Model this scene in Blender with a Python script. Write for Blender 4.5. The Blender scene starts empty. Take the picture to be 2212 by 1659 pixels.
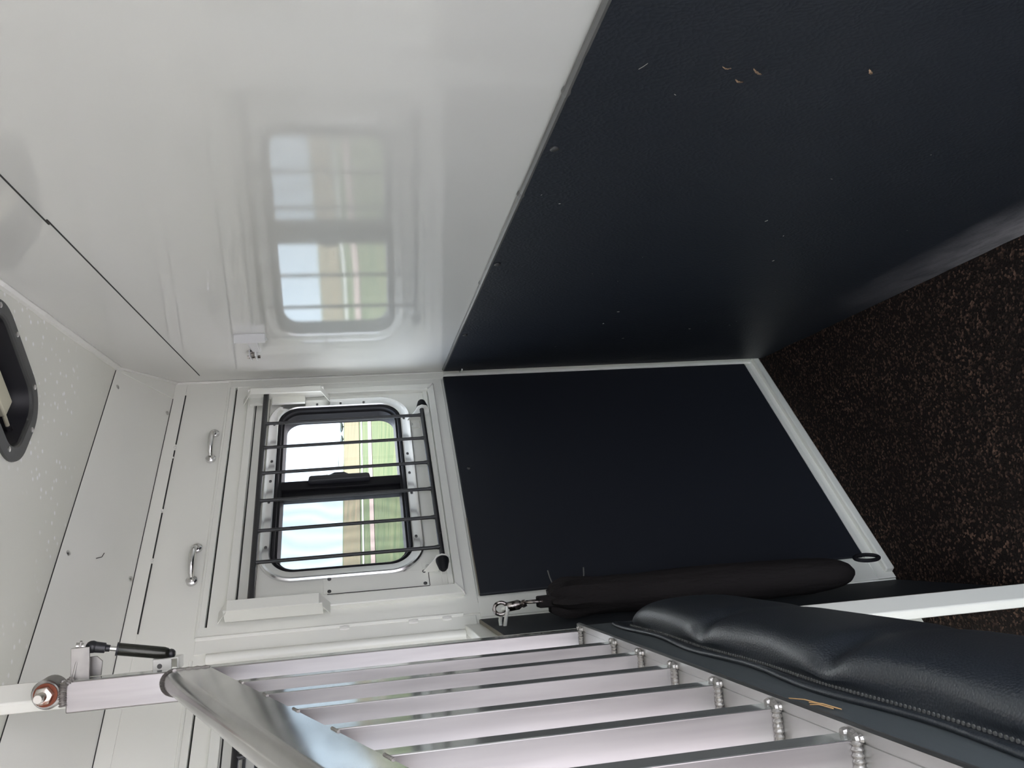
import bpy, bmesh, math, random
from mathutils import Vector, Matrix, noise
random.seed(7)
SC = bpy.context.scene
COL = SC.collection
PI = math.pi

# ------------------------------------------------------------------ camera
cam_d = bpy.data.cameras.new('camera')
cam = bpy.data.objects.new('camera', cam_d)
COL.objects.link(cam)
RIGHT = Vector((-0.16769, -0.07962, -0.98262))
UP = Vector((0.62726, -0.77757, -0.04404))
BACK = RIGHT.cross(UP)
M = Matrix((RIGHT, UP, BACK)).transposed().to_4x4()
M.translation = Vector((0, 0, 1.3736))
cam.matrix_world = M
cam_d.sensor_width = 36
cam_d.lens = 36 * 1808.7 / 2212
cam_d.clip_start = 0.02
cam_d.clip_end = 3000
SC.camera = cam

# ------------------------------------------------------------------ world, sun, exposure
SC.view_settings.view_transform = 'Standard'
SC.view_settings.look = 'None'
SC.view_settings.exposure = 2.5
SC.view_settings.gamma = 1
SC.view_settings.use_curve_mapping = False
w = bpy.data.worlds.new('sky'); SC.world = w
w.use_nodes = True
nt = w.node_tree; nt.nodes.clear()
wo = nt.nodes.new('ShaderNodeOutputWorld'); bg = nt.nodes.new('ShaderNodeBackground')
tc = nt.nodes.new('ShaderNodeTexCoord'); sp = nt.nodes.new('ShaderNodeSeparateXYZ')
rp = nt.nodes.new('ShaderNodeValToRGB')
nt.links.new(tc.outputs['Generated'], sp.inputs[0]); nt.links.new(sp.outputs['Z'], rp.inputs[0])
rp.color_ramp.elements[0].position = 0.0; rp.color_ramp.elements[0].color = (0.225, 0.262, 0.300, 1)
rp.color_ramp.elements[1].position = 0.9; rp.color_ramp.elements[1].color = (0.72, 0.84, 1.08, 1)
for pos_, col_ in ((0.14, (0.205, 0.260, 0.330)), (0.32, (1.09, 1.12, 1.16)), (0.5, (0.86, 0.91, 1.02))):
    e = rp.color_ramp.elements.new(pos_); e.color = (*col_, 1)
nt.links.new(rp.outputs[0], bg.inputs[0]); bg.inputs[1].default_value = 1.6
nt.links.new(bg.outputs[0], wo.inputs[0])
sun_d = bpy.data.lights.new('sun', 'SUN'); sun = bpy.data.objects.new('sun', sun_d); COL.objects.link(sun)
sun_d.energy = 4.0; sun_d.angle = math.radians(0.6); sun_d.color = (1.0, 0.95, 0.86)
sun.rotation_euler = Vector((0.6, -0.3, 1.2)).to_track_quat('Z', 'Y').to_euler()
SC.cycles.max_bounces = 10
SC.cycles.diffuse_bounces = 6
SC.cycles.glossy_bounces = 5
SC.cycles.transparent_max_bounces = 16
SC.cycles.sample_clamp_indirect = 6.0
SC.cycles.caustics_reflective = False
SC.cycles.caustics_refractive = False

# ------------------------------------------------------------------ materials
def mat(name, col, rough=0.5, metal=0.0, spec=0.5, coat=0.0):
    m = bpy.data.materials.new(name); m.use_nodes = True
    b = m.node_tree.nodes['Principled BSDF']
    b.inputs['Base Color'].default_value = (*col, 1)
    b.inputs['Roughness'].default_value = rough
    b.inputs['Metallic'].default_value = metal
    b.inputs['Specular IOR Level'].default_value = spec
    b.inputs['Coat Weight'].default_value = coat
    return m
def N(m, t, **kw):
    n = m.node_tree.nodes.new(t)
    for k, v in kw.items():
        if k.startswith('i_'): n.inputs[k[2:].replace('_', ' ')].default_value = v
        else: setattr(n, k, v)
    return n
def L(m, a, b): m.node_tree.links.new(a, b)
def P(m): return m.node_tree.nodes['Principled BSDF']
def coords(m, scale=(1, 1, 1), rot=(0, 0, 0)):
    t = N(m, 'ShaderNodeTexCoord'); mp = N(m, 'ShaderNodeMapping')
    mp.inputs['Scale'].default_value = scale; mp.inputs['Rotation'].default_value = rot
    L(m, t.outputs['Object'], mp.inputs[0]); return mp.outputs[0]
def bump(m, src, strength, dist):
    b = N(m, 'ShaderNodeBump'); b.inputs['Strength'].default_value = strength; b.inputs['Distance'].default_value = dist
    L(m, src, b.inputs['Height']); L(m, b.outputs[0], P(m).inputs['Normal']); return b
def ramp(m, src, stops):
    r = N(m, 'ShaderNodeValToRGB')
    el = r.color_ramp.elements
    while len(el) > 1: el.remove(el[-1])
    el[0].position = stops[0][0]; el[0].color = (*stops[0][1], 1)
    for p, c in stops[1:]:
        x = el.new(p); x.color = (*c, 1)
    L(m, src, r.inputs[0]); return r.outputs[0]
def noise_tex(m, vec, scale, detail=3, rough=0.5):
    n = N(m, 'ShaderNodeTexNoise'); n.inputs['Scale'].default_value = scale
    n.inputs['Detail'].default_value = detail; n.inputs['Roughness'].default_value = rough
    L(m, vec, n.inputs['Vector']); return n.outputs['Fac']

def g(v): return (v, v, v)
WHITE = mat('white_paint', (0.81, 0.81, 0.755), 0.28)
bump(WHITE, noise_tex(WHITE, coords(WHITE), 90, 2), 0.05, 0.001)
WALLW = mat('white_glossy_sheet', (0.68, 0.68, 0.655), 0.42, 0, 0.5, 0.9)
P(WALLW).inputs['Coat Roughness'].default_value = 0.03
P(WALLW).inputs['Coat IOR'].default_value = 1.75
# faint waves of thin sheet metal plus a fine orange peel
_c = coords(WALLW)
_n1 = noise_tex(WALLW, coords(WALLW, (0.6, 0.6, 2.0)), 3.0, 1); _n2 = noise_tex(WALLW, _c, 260, 2)
_b1 = N(WALLW, 'ShaderNodeBump'); _b1.inputs['Strength'].default_value = 0.05; _b1.inputs['Distance'].default_value = 0.010
_b2 = N(WALLW, 'ShaderNodeBump'); _b2.inputs['Strength'].default_value = 0.05; _b2.inputs['Distance'].default_value = 0.0006
L(WALLW, _n1, _b1.inputs['Height']); L(WALLW, _n2, _b2.inputs['Height']); L(WALLW, _b1.outputs[0], _b2.inputs['Normal'])
L(WALLW, _b2.outputs[0], P(WALLW).inputs['Normal']); L(WALLW, _b2.outputs[0], P(WALLW).inputs['Coat Normal'])
CEIL = mat('ceiling_sheet', (0.79, 0.79, 0.72), 0.33)
# dried water spots on the ceiling sheet near the pole
_v = N(CEIL, 'ShaderNodeTexVoronoi'); _v.inputs['Scale'].default_value = 42; _v.inputs['Randomness'].default_value = 1
L(CEIL, coords(CEIL), _v.inputs['Vector'])
_mask = ramp(CEIL, noise_tex(CEIL, coords(CEIL), 3.2, 1), [(0.42, g(0)), (0.58, g(1))])
_dot = ramp(CEIL, _v.outputs['Distance'], [(0.12, g(1)), (0.24, g(0))])
_mm = N(CEIL, 'ShaderNodeMath', operation='MULTIPLY'); L(CEIL, _mask, _mm.inputs[0]); L(CEIL, _dot, _mm.inputs[1])
_mx = N(CEIL, 'ShaderNodeMix', data_type='RGBA'); _mx.inputs['A'].default_value = (0.79, 0.79, 0.72, 1); _mx.inputs['B'].default_value = (1.0, 1.0, 1.0, 1)
L(CEIL, _mm.outputs[0], _mx.inputs['Factor']); L(CEIL, _mx.outputs['Result'], P(CEIL).inputs['Base Color'])
CAULK = mat('white_caulk', (0.78, 0.77, 0.73), 0.3)
bump(CAULK, noise_tex(CAULK, coords(CAULK), 60, 2), 0.5, 0.004)
SEAM = mat('dark_seam', (0.02, 0.02, 0.018), 0.7)
RUBM = mat('black_wall_mat', (0.010, 0.0135, 0.020), 0.50, 0, 0.45)
_v = N(RUBM, 'ShaderNodeTexVoronoi'); _v.inputs['Scale'].default_value = 190
_wn = N(RUBM, 'ShaderNodeTexNoise'); _wn.inputs['Scale'].default_value = 30
_cc = coords(RUBM, (1, 1, 0.8)); L(RUBM, _cc, _wn.inputs['Vector'])
_am = N(RUBM, 'ShaderNodeVectorMath', operation='SCALE'); _am.inputs['Scale'].default_value = 0.02; L(RUBM, _wn.outputs['Color'], _am.inputs[0])
_aa = N(RUBM, 'ShaderNodeVectorMath', operation='ADD'); L(RUBM, _cc, _aa.inputs[0]); L(RUBM, _am.outputs[0], _aa.inputs[1])
L(RUBM, _aa.outputs[0], _v.inputs['Vector'])
bump(RUBM, _v.outputs['Distance'], 0.45, 0.0012)
def dusty(base, name):
    m = base.copy(); m.name = name
    # pale dust scuffed along the foot of the mat
    t = N(m, 'ShaderNodeNewGeometry'); s = N(m, 'ShaderNodeSeparateXYZ'); L(m, t.outputs['Position'], s.inputs[0])
    h = ramp(m, s.outputs['Z'], [(0.0, g(1)), (0.08, g(0.7)), (0.17, g(0))])
    x = N(m, 'ShaderNodeMapRange'); x.inputs['From Min'].default_value = 1.75; x.inputs['From Max'].default_value = 1.15; L(m, s.outputs['X'], x.inputs['Value'])
    n = ramp(m, noise_tex(m, coords(m, (1, 1, 3)), 9, 5, 0.65), [(0.25, g(0.1)), (0.7, g(1))])
    a = N(m, 'ShaderNodeMath', operation='MULTIPLY'); L(m, h, a.inputs[0]); L(m, x.outputs[0], a.inputs[1])
    b = N(m, 'ShaderNodeMath', operation='MULTIPLY'); L(m, a.outputs[0], b.inputs[0]); L(m, n, b.inputs[1])
    mx = N(m, 'ShaderNodeMix', data_type='RGBA'); mx.inputs['A'].default_value = (0.010, 0.0135, 0.020, 1); mx.inputs['B'].default_value = (0.42, 0.40, 0.42, 1)
    L(m, b.outputs[0], mx.inputs['Factor']); L(m, mx.outputs['Result'], P(m).inputs['Base Color'])
    return m
RUBD = dusty(RUBM, 'black_wall_mat_dusty_foot')
RUBF = mat('plain_black_mat', (0.012, 0.014, 0.020), 0.62, 0, 0.35)
bump(RUBF, noise_tex(RUBF, coords(RUBF), 300, 2), 0.15, 0.0006)
RUBP = mat('black_partition_mat', (0.014, 0.017, 0.022), 0.7, 0, 0.3)
EDGE = mat('cut_mat_edge', (0.20, 0.18, 0.14), 0.7)
PIPE = mat('grey_edge_trim', (0.10, 0.10, 0.095), 0.5)
FLOOR = mat('speckled_rubber_floor', (0.03, 0.02, 0.015), 0.9, 0, 0.12)
_c = coords(FLOOR)
_v = N(FLOOR, 'ShaderNodeTexVoronoi'); _v.inputs['Scale'].default_value = 185; L(FLOOR, _c, _v.inputs['Vector'])
_s = N(FLOOR, 'ShaderNodeSeparateColor'); L(FLOOR, _v.outputs['Color'], _s.inputs[0])
_pick = ramp(FLOOR, _s.outputs['Red'], [(0.0, g(0)), (0.70, g(0.0)), (0.73, g(0.3)), (0.90, g(0.5)), (0.93, g(1))])
_cm = N(FLOOR, 'ShaderNodeMath', operation='MULTIPLY'); L(FLOOR, _pick, _cm.inputs[0])
L(FLOOR, ramp(FLOOR, noise_tex(FLOOR, _c, 7, 4, 0.6), [(0.3, g(0.25)), (0.7, g(1))]), _cm.inputs[1])
_mx = N(FLOOR, 'ShaderNodeMix', data_type='RGBA'); _mx.inputs['A'].default_value = (0.010, 0.007, 0.006, 1); _mx.inputs['B'].default_value = (0.12, 0.072, 0.05, 1)
L(FLOOR, _cm.outputs[0], _mx.inputs['Factor']); L(FLOOR, _mx.outputs['Result'], P(FLOOR).inputs['Base Color'])
bump(FLOOR, _v.outputs['Distance'], 0.6, 0.003)
def alu(name, col, rough, scale, rot=(0, 0, 0)):
    m = mat(name, col, rough, 1.0)
    n = noise_tex(m, coords(m, scale), 5, 5, 0.6)
    r = N(m, 'ShaderNodeMapRange'); r.inputs['To Min'].default_value = rough * 0.75; r.inputs['To Max'].default_value = rough * 1.5
    L(m, n, r.inputs['Value']); L(m, r.outputs[0], P(m).inputs['Roughness'])
    n2 = noise_tex(m, coords(m, tuple(v * 0.5 for v in scale)), 9, 3)
    cr = ramp(m, n2, [(0.3, tuple(c * 0.74 for c in col)), (0.7, col)])
    L(m, cr, P(m).inputs['Base Color'])
    bump(m, n, 0.04, 0.0006)
    return m
ALU = alu('mill_aluminium', (0.45, 0.425, 0.42), 0.33, (9, 9, 0.7))
ALUS = alu('aluminium_narrow_face', (0.60, 0.62, 0.60), 0.10, (9, 9, 0.7)); P(ALUS).inputs['Metallic'].default_value = 0.72
ALUT = alu('aluminium_tube', (0.66, 0.66, 0.65), 0.15, (1.2, 1.2, 5))
ALUR = alu('aluminium_rail', (0.62, 0.62, 0.61), 0.33, (1.2, 1.2, 30))
WELD = mat('weld_bead', (0.40, 0.38, 0.36), 0.48, 0.85)
bump(WELD, noise_tex(WELD, coords(WELD), 220, 3), 0.7, 0.002)
CHROME = mat('bright_steel', (0.72, 0.71, 0.70), 0.16, 1.0)
TRIMM = mat('brushed_window_trim', (0.80, 0.80, 0.80), 0.24, 1.0)
RUBBER = mat('black_rubber', (0.009, 0.009, 0.011), 0.6, 0, 0.18)
BLACKP = mat('black_plastic', (0.014, 0.014, 0.018), 0.4)
GUARD = mat('black_painted_steel', (0.018, 0.018, 0.020), 0.38)
# paint chips on the guard rods
_m = ramp(GUARD, noise_tex(GUARD, coords(GUARD), 130, 4, 0.7), [(0.66, (0.018, 0.018, 0.020)), (0.72, (0.16, 0.15, 0.14))])
L(GUARD, _m, P(GUARD).inputs['Base Color'])
PAD = mat('black_vinyl', (0.019, 0.023, 0.029), 0.37, 0, 0.8)
_v = N(PAD, 'ShaderNodeTexVoronoi'); _v.inputs['Scale'].default_value = 420; L(PAD, coords(PAD), _v.inputs['Vector'])
bump(PAD, _v.outputs['Distance'], 0.35, 0.0008)
PLATE = mat('dark_rubber_facing', (0.085, 0.098, 0.105), 0.45, 0, 0.5)
bump(PLATE, noise_tex(PLATE, coords(PLATE, (1, 1, 6)), 14, 5), 0.25, 0.003)
CANVAS = mat('black_canvas', (0.013, 0.011, 0.011), 0.85, 0, 0.2)
bump(CANVAS, noise_tex(CANVAS, coords(CANVAS, (3, 3, 1)), 24, 4), 0.5, 0.01)
DSTEEL = mat('dark_worn_steel', (0.12, 0.10, 0.09), 0.35, 1.0)
L(DSTEEL, ramp(DSTEEL, noise_tex(DSTEEL, coords(DSTEEL), 90, 3), [(0.45, (0.05, 0.04, 0.035)), (0.62, (0.55, 0.50, 0.47))]), P(DSTEEL).inputs['Base Color'])
RUST = mat('rusty_steel', (0.22, 0.06, 0.03), 0.8)
NUT = mat('zinc_nut', (0.62, 0.60, 0.55), 0.35, 1.0)
L(NUT, ramp(NUT, noise_tex(NUT, coords(NUT), 70, 4), [(0.46, (0.66, 0.63, 0.58)), (0.60, (0.25, 0.09, 0.05))]), P(NUT).inputs['Base Color'])
STRUT = mat('black_gloss_cylinder', (0.035, 0.036, 0.03), 0.16, 0.6)
ALUARM = alu('bracket_plate', (0.40, 0.385, 0.365), 0.38, (6, 6, 6))
SCREWM = mat('screw_steel', (0.62, 0.61, 0.58), 0.3, 1.0)
DSCREW = mat('dark_screw', (0.10, 0.10, 0.10), 0.45, 0.8)
SHAVE = mat('wood_shaving', (0.20, 0.12, 0.07), 0.8)
L(SHAVE, ramp(SHAVE, noise_tex(SHAVE, coords(SHAVE), 500, 2), [(0.4, (0.10, 0.06, 0.035)), (0.6, (0.34, 0.23, 0.14))]), P(SHAVE).inputs['Base Color'])
STRAW = mat('straw', (0.62, 0.38, 0.17), 0.6)
LINT = mat('pale_fleck', (0.30, 0.29, 0.26), 0.8)
STICK = mat('sticker_paper', (0.75, 0.74, 0.72), 0.5)
VENTB = mat('vent_frame_plastic', (0.05, 0.052, 0.05), 0.5)
YEL = mat('pale_crank_metal', (0.66, 0.63, 0.48), 0.4, 0.3)
# glass: thin pane, mostly clear with a Fresnel sheen
def glassmat(name, tint):
    m = bpy.data.materials.new(name); m.use_nodes = True; t = m.node_tree; t.nodes.clear()
    o = t.nodes.new('ShaderNodeOutputMaterial'); mx = t.nodes.new('ShaderNodeMixShader')
    a = t.nodes.new('ShaderNodeBsdfTransparent'); b = t.nodes.new('ShaderNodeBsdfGlossy'); f = t.nodes.new('ShaderNodeFresnel')
    a.inputs[0].default_value = (*tint, 1); b.inputs['Roughness'].default_value = 0.01; f.inputs[0].default_value = 1.35
    ge = t.nodes.new('ShaderNodeNewGeometry'); mm = t.nodes.new('ShaderNodeMath'); mm.operation = 'SUBTRACT'; mm.inputs[0].default_value = 1.0; t.links.new(ge.outputs['Backfacing'], mm.inputs[1])
    mu = t.nodes.new('ShaderNodeMath'); mu.operation = 'MULTIPLY'; t.links.new(f.outputs[0], mu.inputs[0]); t.links.new(mm.outputs[0], mu.inputs[1]); t.links.new(mu.outputs[0], mx.inputs[0]); t.links.new(a.outputs[0], mx.inputs[1]); t.links.new(b.outputs[0], mx.inputs[2]); t.links.new(mx.outputs[0], o.inputs[0])
    return m
GLASS = glassmat('window_glass', (0.97, 0.98, 0.97))
def screenmat():
    m = bpy.data.materials.new('insect_mesh'); m.use_nodes = True; t = m.node_tree; t.nodes.clear()
    o = t.nodes.new('ShaderNodeOutputMaterial'); mx = t.nodes.new('ShaderNodeMixShader')
    a = t.nodes.new('ShaderNodeBsdfTransparent'); b = t.nodes.new('ShaderNodeBsdfDiffuse')
    b.inputs[0].default_value = (0.10, 0.12, 0.15, 1); mx.inputs[0].default_value = 0.42
    n = t.nodes.new('ShaderNodeTexWave'); n.inputs['Scale'].default_value = 7; n.inputs['Distortion'].default_value = 9; n.inputs['Detail'].default_value = 1
    n.inputs['Detail Scale'].default_value = 0.8
    c = t.nodes.new('ShaderNodeTexCoord'); t.links.new(c.outputs['Object'], n.inputs['Vector'])
    r = t.nodes.new('ShaderNodeMapRange'); r.inputs['To Min'].default_value = 0.46; r.inputs['To Max'].default_value = 0.57
    t.links.new(n.outputs['Fac'], r.inputs['Value']); t.links.new(r.outputs[0], mx.inputs[0])
    t.links.new(a.outputs[0], mx.inputs[1]); t.links.new(b.outputs[0], mx.inputs[2]); t.links.new(mx.outputs[0], o.inputs[0])
    return m
SCREEN = screenmat()
GREYW = mat('greyish_white_paint', (0.62, 0.62, 0.62), 0.35)

# ------------------------------------------------------------------ frames: local coordinates -> world
YW = 1.70                      # inner face of the window wall
AX = Vector((0.64777, 0.76183, 0)); NL = Vector((-AX.y, AX.x, 0))
C0 = Vector((2.152, 1.70, 0))  # corner of window wall and slanted bulkhead
P0 = Vector((0.909, 1.360, 0)) # hinge line of the slanted divider
def FW(x, d, z): return Vector((x, YW - d, z))                    # window wall: d = out of the wall
def FB(s, h, z): return C0 - AX * s + NL * h + Vector((0, 0, z))  # bulkhead: s from the corner, h out of the wall
EYE = Vector((0, 0, 1.3736)); KD = 0.965
def FP(s, o, z): return P0 - AX * s + NL * o + Vector((0, 0, z))  # partition: s towards the rear, o to its far side
def FD(s, o, z): return EYE + (FP(s, o, z) - EYE) * KD            # divider, a little nearer (measured heights scaled to its distance)
def FG(x, y, z): return Vector((x, y, z))

# ------------------------------------------------------------------ mesh building
class MB:
    def __init__(self, F=FG): self.b = bmesh.new(); self.F = F
    def v(self, p): return self.b.verts.new(self.F(*p))
    def faces(self, vs, fs):
        for f in fs:
            try: self.b.faces.new([vs[i] for i in f])
            except ValueError: pass
    def box(self, x0, x1, y0, y1, z0, z1):
        vs = [self.v((x, y, z)) for x in (x0, x1) for y in (y0, y1) for z in (z0, z1)]
        self.faces(vs, [(0, 1, 3, 2), (4, 6, 7, 5), (0, 4, 5, 1), (2, 3, 7, 6), (0, 2, 6, 4), (1, 5, 7, 3)])
        return self
    def prism(self, poly, ext0, ext1):
        """poly: list of local points functions already 3D at both ends: two lists"""
        a = [self.v(p) for p in ext0]; b = [self.v(p) for p in ext1]; n = len(a)
        for i in range(n): self.faces(a + b, [(i, (i + 1) % n, n + (i + 1) % n, n + i)])
        self.b.faces.new(a); self.b.faces.new(b); return self
    def loops(self, rings, cap=True, close=False):
        R = [[self.v(p) for p in r] for r in rings]; n = len(R[0])
        m = len(R)
        for k in range(m if close else m - 1):
            A, B = R[k], R[(k + 1) % m]
            for i in range(n):
                self.b.faces.new((A[i], A[(i + 1) % n], B[(i + 1) % n], B[i]))
        if cap and not close: self.b.faces.new(R[0]); self.b.faces.new(R[-1])
        return self
    def tube(self, pts, r, seg=12, world=False):
        P_ = [Vector(p) if world else self.F(*p) for p in pts]
        rr = r if isinstance(r, (list, tuple)) else [r] * len(P_)
        rings = []; up = None
        for i, p in enumerate(P_):
            t = (P_[min(i + 1, len(P_) - 1)] - P_[max(i - 1, 0)]).normalized()
            if up is None:
                up = t.orthogonal().normalized()
            else:
                up = (up - t * up.dot(t)).normalized()
            s = t.cross(up)
            rings.append([p + (up * math.cos(a) + s * math.sin(a)) * rr[i] for a in [2 * PI * k / seg for k in range(seg)]])
        F, self.F = self.F, lambda x, y, z: Vector((x, y, z))
        self.loops(rings); self.F = F; return self
    def ball(self, c, r, seg=12, sc=(1, 1, 1), world=False):
        c = Vector(c) if world else self.F(*c)
        rings = []
        for j in range(1, seg // 2):
            th = PI * j / (seg // 2)
            rings.append([c + Vector((math.sin(th) * math.cos(2 * PI * k / seg) * r * sc[0], math.sin(th) * math.sin(2 * PI * k / seg) * r * sc[1], math.cos(th) * r * sc[2])) for k in range(seg)])
        F, self.F = self.F, lambda x, y, z: Vector((x, y, z))
        self.loops(rings); self.F = F; return self
    def build(self, name, m, parent=None, bevel=0.0, smooth=True, seg=2):
        bmesh.ops.recalc_face_normals(self.b, faces=self.b.faces)
        me = bpy.data.meshes.new(name); self.b.to_mesh(me); self.b.free()
        me.materials.append(m)
        o = bpy.data.objects.new(name, me); COL.objects.link(o)
        if smooth:
            for p in me.polygons: p.use_smooth = True
            try: me.set_sharp_from_angle(angle=math.radians(38))
            except Exception: pass
        if bevel:
            bv = o.modifiers.new('bevel', 'BEVEL'); bv.width = bevel; bv.segments = seg; bv.limit_method = 'ANGLE'; bv.angle_limit = math.radians(40)
            bv.harden_normals = False
        if parent:
            o.parent = parent
            o.matrix_parent_inverse = parent.matrix_world.inverted()
        return o
def empty(name, loc):
    o = bpy.data.objects.new(name, None); o.location = loc; o.empty_display_size = 0.05; COL.objects.link(o)
    o.matrix_world = Matrix.Translation(loc)
    return o
def tag(o, label=None, cat=None, group=None, kind=None):
    if label: o['label'] = label
    if cat: o['category'] = cat
    if group: o['group'] = group
    if kind: o['kind'] = kind
    return o
def struct(o, label=None): return tag(o, label=label, kind='structure')
def thing(name, loc, label, cat, group=None): return tag(empty(name, loc), label, cat, group)
def rrect(cx, cz, w_, h_, r, n=8):
    pts = []
    for (sx, sz, a0) in ((1, 1, 0), (-1, 1, PI / 2), (-1, -1, PI), (1, -1, 1.5 * PI)):
        for k in range(n + 1):
            a = a0 + PI / 2 * k / n
            pts.append((cx + sx * (w_ / 2 - r) + r * math.cos(a), cz + sz * (h_ / 2 - r) + r * math.sin(a)))
    return pts
def rring(mb, cx, cz, w_, h_, r, prof, close=True, n=8):
    """sweep a profile of (inset, d) round a rounded rectangle on the wall"""
    rings = []
    for ins, d in prof:
        rings.append([(x, d, z) for x, z in rrect(cx, cz, w_ - 2 * ins, h_ - 2 * ins, max(r - ins, 0.004), n)])
    mb.loops(rings, cap=False, close=close); return mb
def sheet(mb, xs, zs, d0, d1, holes):
    """a sheet made of blocks, leaving out the holes (x0, x1, z0, z1)"""
    X = sorted(set(xs + [h[0] for h in holes] + [h[1] for h in holes])); Z = sorted(set(zs + [h[2] for h in holes] + [h[3] for h in holes]))
    for i in range(len(X) - 1):
        for j in range(len(Z) - 1):
            cx, cz = (X[i] + X[i + 1]) / 2, (Z[j] + Z[j + 1]) / 2
            if not any(h[0] < cx < h[1] and h[2] < cz < h[3] for h in holes):
                mb.box(X[i], X[i + 1], d0, d1, Z[j], Z[j + 1])
    bmesh.ops.remove_doubles(mb.b, verts=mb.b.verts, dist=1e-5)
    mb.b.verts.index_update(); seen = {}
    for f in list(mb.b.faces): seen.setdefault(tuple(sorted(v.index for v in f.verts)), []).append(f)
    dl = [f for fs in seen.values() if len(fs) > 1 for f in fs]
    bmesh.ops.delete(mb.b, geom=dl, context='FACES_ONLY')
    return mb

# ------------------------------------------------------------------ room shell
ZC = 2.03; YC = 1.50; ZL = 1.925
SHIFT = -0.996                                   # pitch from this stall's window to the next
DH = (1.2225, 2.1205, 1.109, 1.7475)             # opening of the drop-down window door
holes = [DH, (DH[0] + SHIFT, DH[1] + SHIFT, DH[2], DH[3])]
wb = MB(FW); sheet(wb, [-3.0, 2.153], [-0.02, ZL + 0.03], 0.0, -0.045, holes)
struct(wb.build('wall_back', WHITE, smooth=False), 'white painted side wall of the trailer with the barred windows')
# sloped coving between side wall and roof
cv = MB()
cv.loops([[(-3.0, YC, ZC), (2.25, YC, ZC), (2.25, YC + 0.01, ZC + 0.03), (-3.0, YC + 0.01, ZC + 0.03)],
          [(-3.0, YW + 0.002, ZL), (2.25, YW + 0.002, ZL), (2.25, YW + 0.03, ZL + 0.03), (-3.0, YW + 0.03, ZL + 0.03)]])
struct(cv.build('trim_1', WHITE, smooth=False), 'white sloped sheet between the window wall and the ceiling')
def cove(x, t, off=0.0):                          # point on the coving, t = 0 at the ceiling
    n = Vector((0, -(ZC - ZL), -(YW - YC))).normalized()
    return Vector((x, YC + (YW - YC) * t, ZC + (ZL - ZC) * t)) + n * off
mb = MB()
for (t0, t1, off) in ((-0.004, 0.10, 0.0016),):   # folded lip of the roof sheet along the top of the coving
    a = [cove(-3.0, t0), cove(-3.0, t1), cove(-3.0, t1, off), cove(-3.0, t0, off)]
    b_ = [cove(2.0, t0), cove(2.05, t1), cove(2.05, t1, off), cove(2.0, t0, off)]
    mb.loops([[tuple(p) for p in a], [tuple(p) for p in b_]])
struct(mb.build('trim_2', WHITE, smooth=False), 'narrow flat lip along the top of the sloped sheet')
mb = MB(); mb.tube([(x, YC - 0.001, ZC - 0.0005) for x in (-3.0, 0.5, 1.966)], 0.0013, 6)
struct(mb.build('trim_3', SEAM), 'thin dark joint between ceiling and sloped sheet')
mb = MB(); mb.tube([tuple(cove(x, 0.985, 0.0)) for x in (-3.0, 0.5, 2.07)], 0.0010, 6)
struct(mb.build('trim_4', SEAM), 'thin joint at the foot of the sloped sheet')
# triangular lap of sheet in the top corner
mb = MB(); 
tri = [cove(1.97, 0.03, 0.002), cove(2.07, 0.97, 0.002), cove(2.15, 0.93, 0.003)]
tri2 = [p + Vector((0, 0.001, 0.002)) for p in tri]
mb.loops([[tuple(p) for p in tri], [tuple(p) for p in tri2]])
struct(mb.build('trim_5', WHITE, smooth=False), 'triangular folded sheet in the upper corner')
# ceiling with a hole for the roof vent
VX0, VX1, VY0, VY1 = 1.255, 1.478, 0.905, 1.212
ce = MB(lambda x, d, z: Vector((x, z, ZC + d)))
sheet(ce, [-3.0, 2.9], [-0.47, YC], 0.0, 0.03, [(VX0 + 0.03, VX1 - 0.03, VY0 + 0.03, VY1 - 0.03)])
struct(ce.build('ceiling', CEIL, smooth=False), 'white ceiling sheet with dried water spots')
# floor
mb = MB(); mb.box(-3.0, 2.9, -0.47, 1.75, -0.04, 0.0)
struct(mb.build('floor', FLOOR, smooth=False), 'brown speckled rubber floor of the stall')
# slanted bulkhead
mb = MB(FB); mb.box(-0.02, 2.85, 0.0, -0.04, -0.02, ZC + 0.03)
struct(mb.build('wall_right', WALLW, smooth=False), 'glossy white slanted wall that mirrors the window')
mb = MB(FB)
mb.box(0.10, 1.345, 0.0, 0.0012, 1.8405, 1.8428); mb.box(1.325, 2.82, 0.0, 0.0012, 1.8440, 1.8463)
struct(mb.build('trim_6', SEAM, smooth=False), 'long thin dark seam across the slanted wall')
mb = MB(FB)                                       # caulk along the ceiling
ring = []
pts = []
for i in range(60):
    s = 0.27 + 2.5 * i / 59
    rr = 0.010 + 0.004 * noise.noise(Vector((s * 14, 0, 0)))
    pts.append((s, rr)); 
mb.tube([(s, 0.002, ZC - 0.002) for s, r_ in pts], [r_ for s, r_ in pts], 8)
struct(mb.build('trim_7', CAULK), 'lumpy white sealant along the top of the slanted wall')
mb = MB(FB)
pts = [(0.004 * math.sin(i * 1.7) , 0.0, 0.0) for i in range(30)]
mb.tube([(0.006, 0.004, 1.10 + (ZL - 1.10) * i / 40) for i in range(41)], [0.0045 + 0.0022 * noise.noise(Vector((i * 0.9, 3, 1))) for i in range(41)], 8)
mb.tube([tuple((0.006 + 0.26 * t, 0.002, ZL + (ZC - ZL) * t)) for t in [i / 20 for i in range(21)]], 0.006, 8)
struct(mb.build('trim_8', CAULK), 'white sealant up the corner above the mats')
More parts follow.
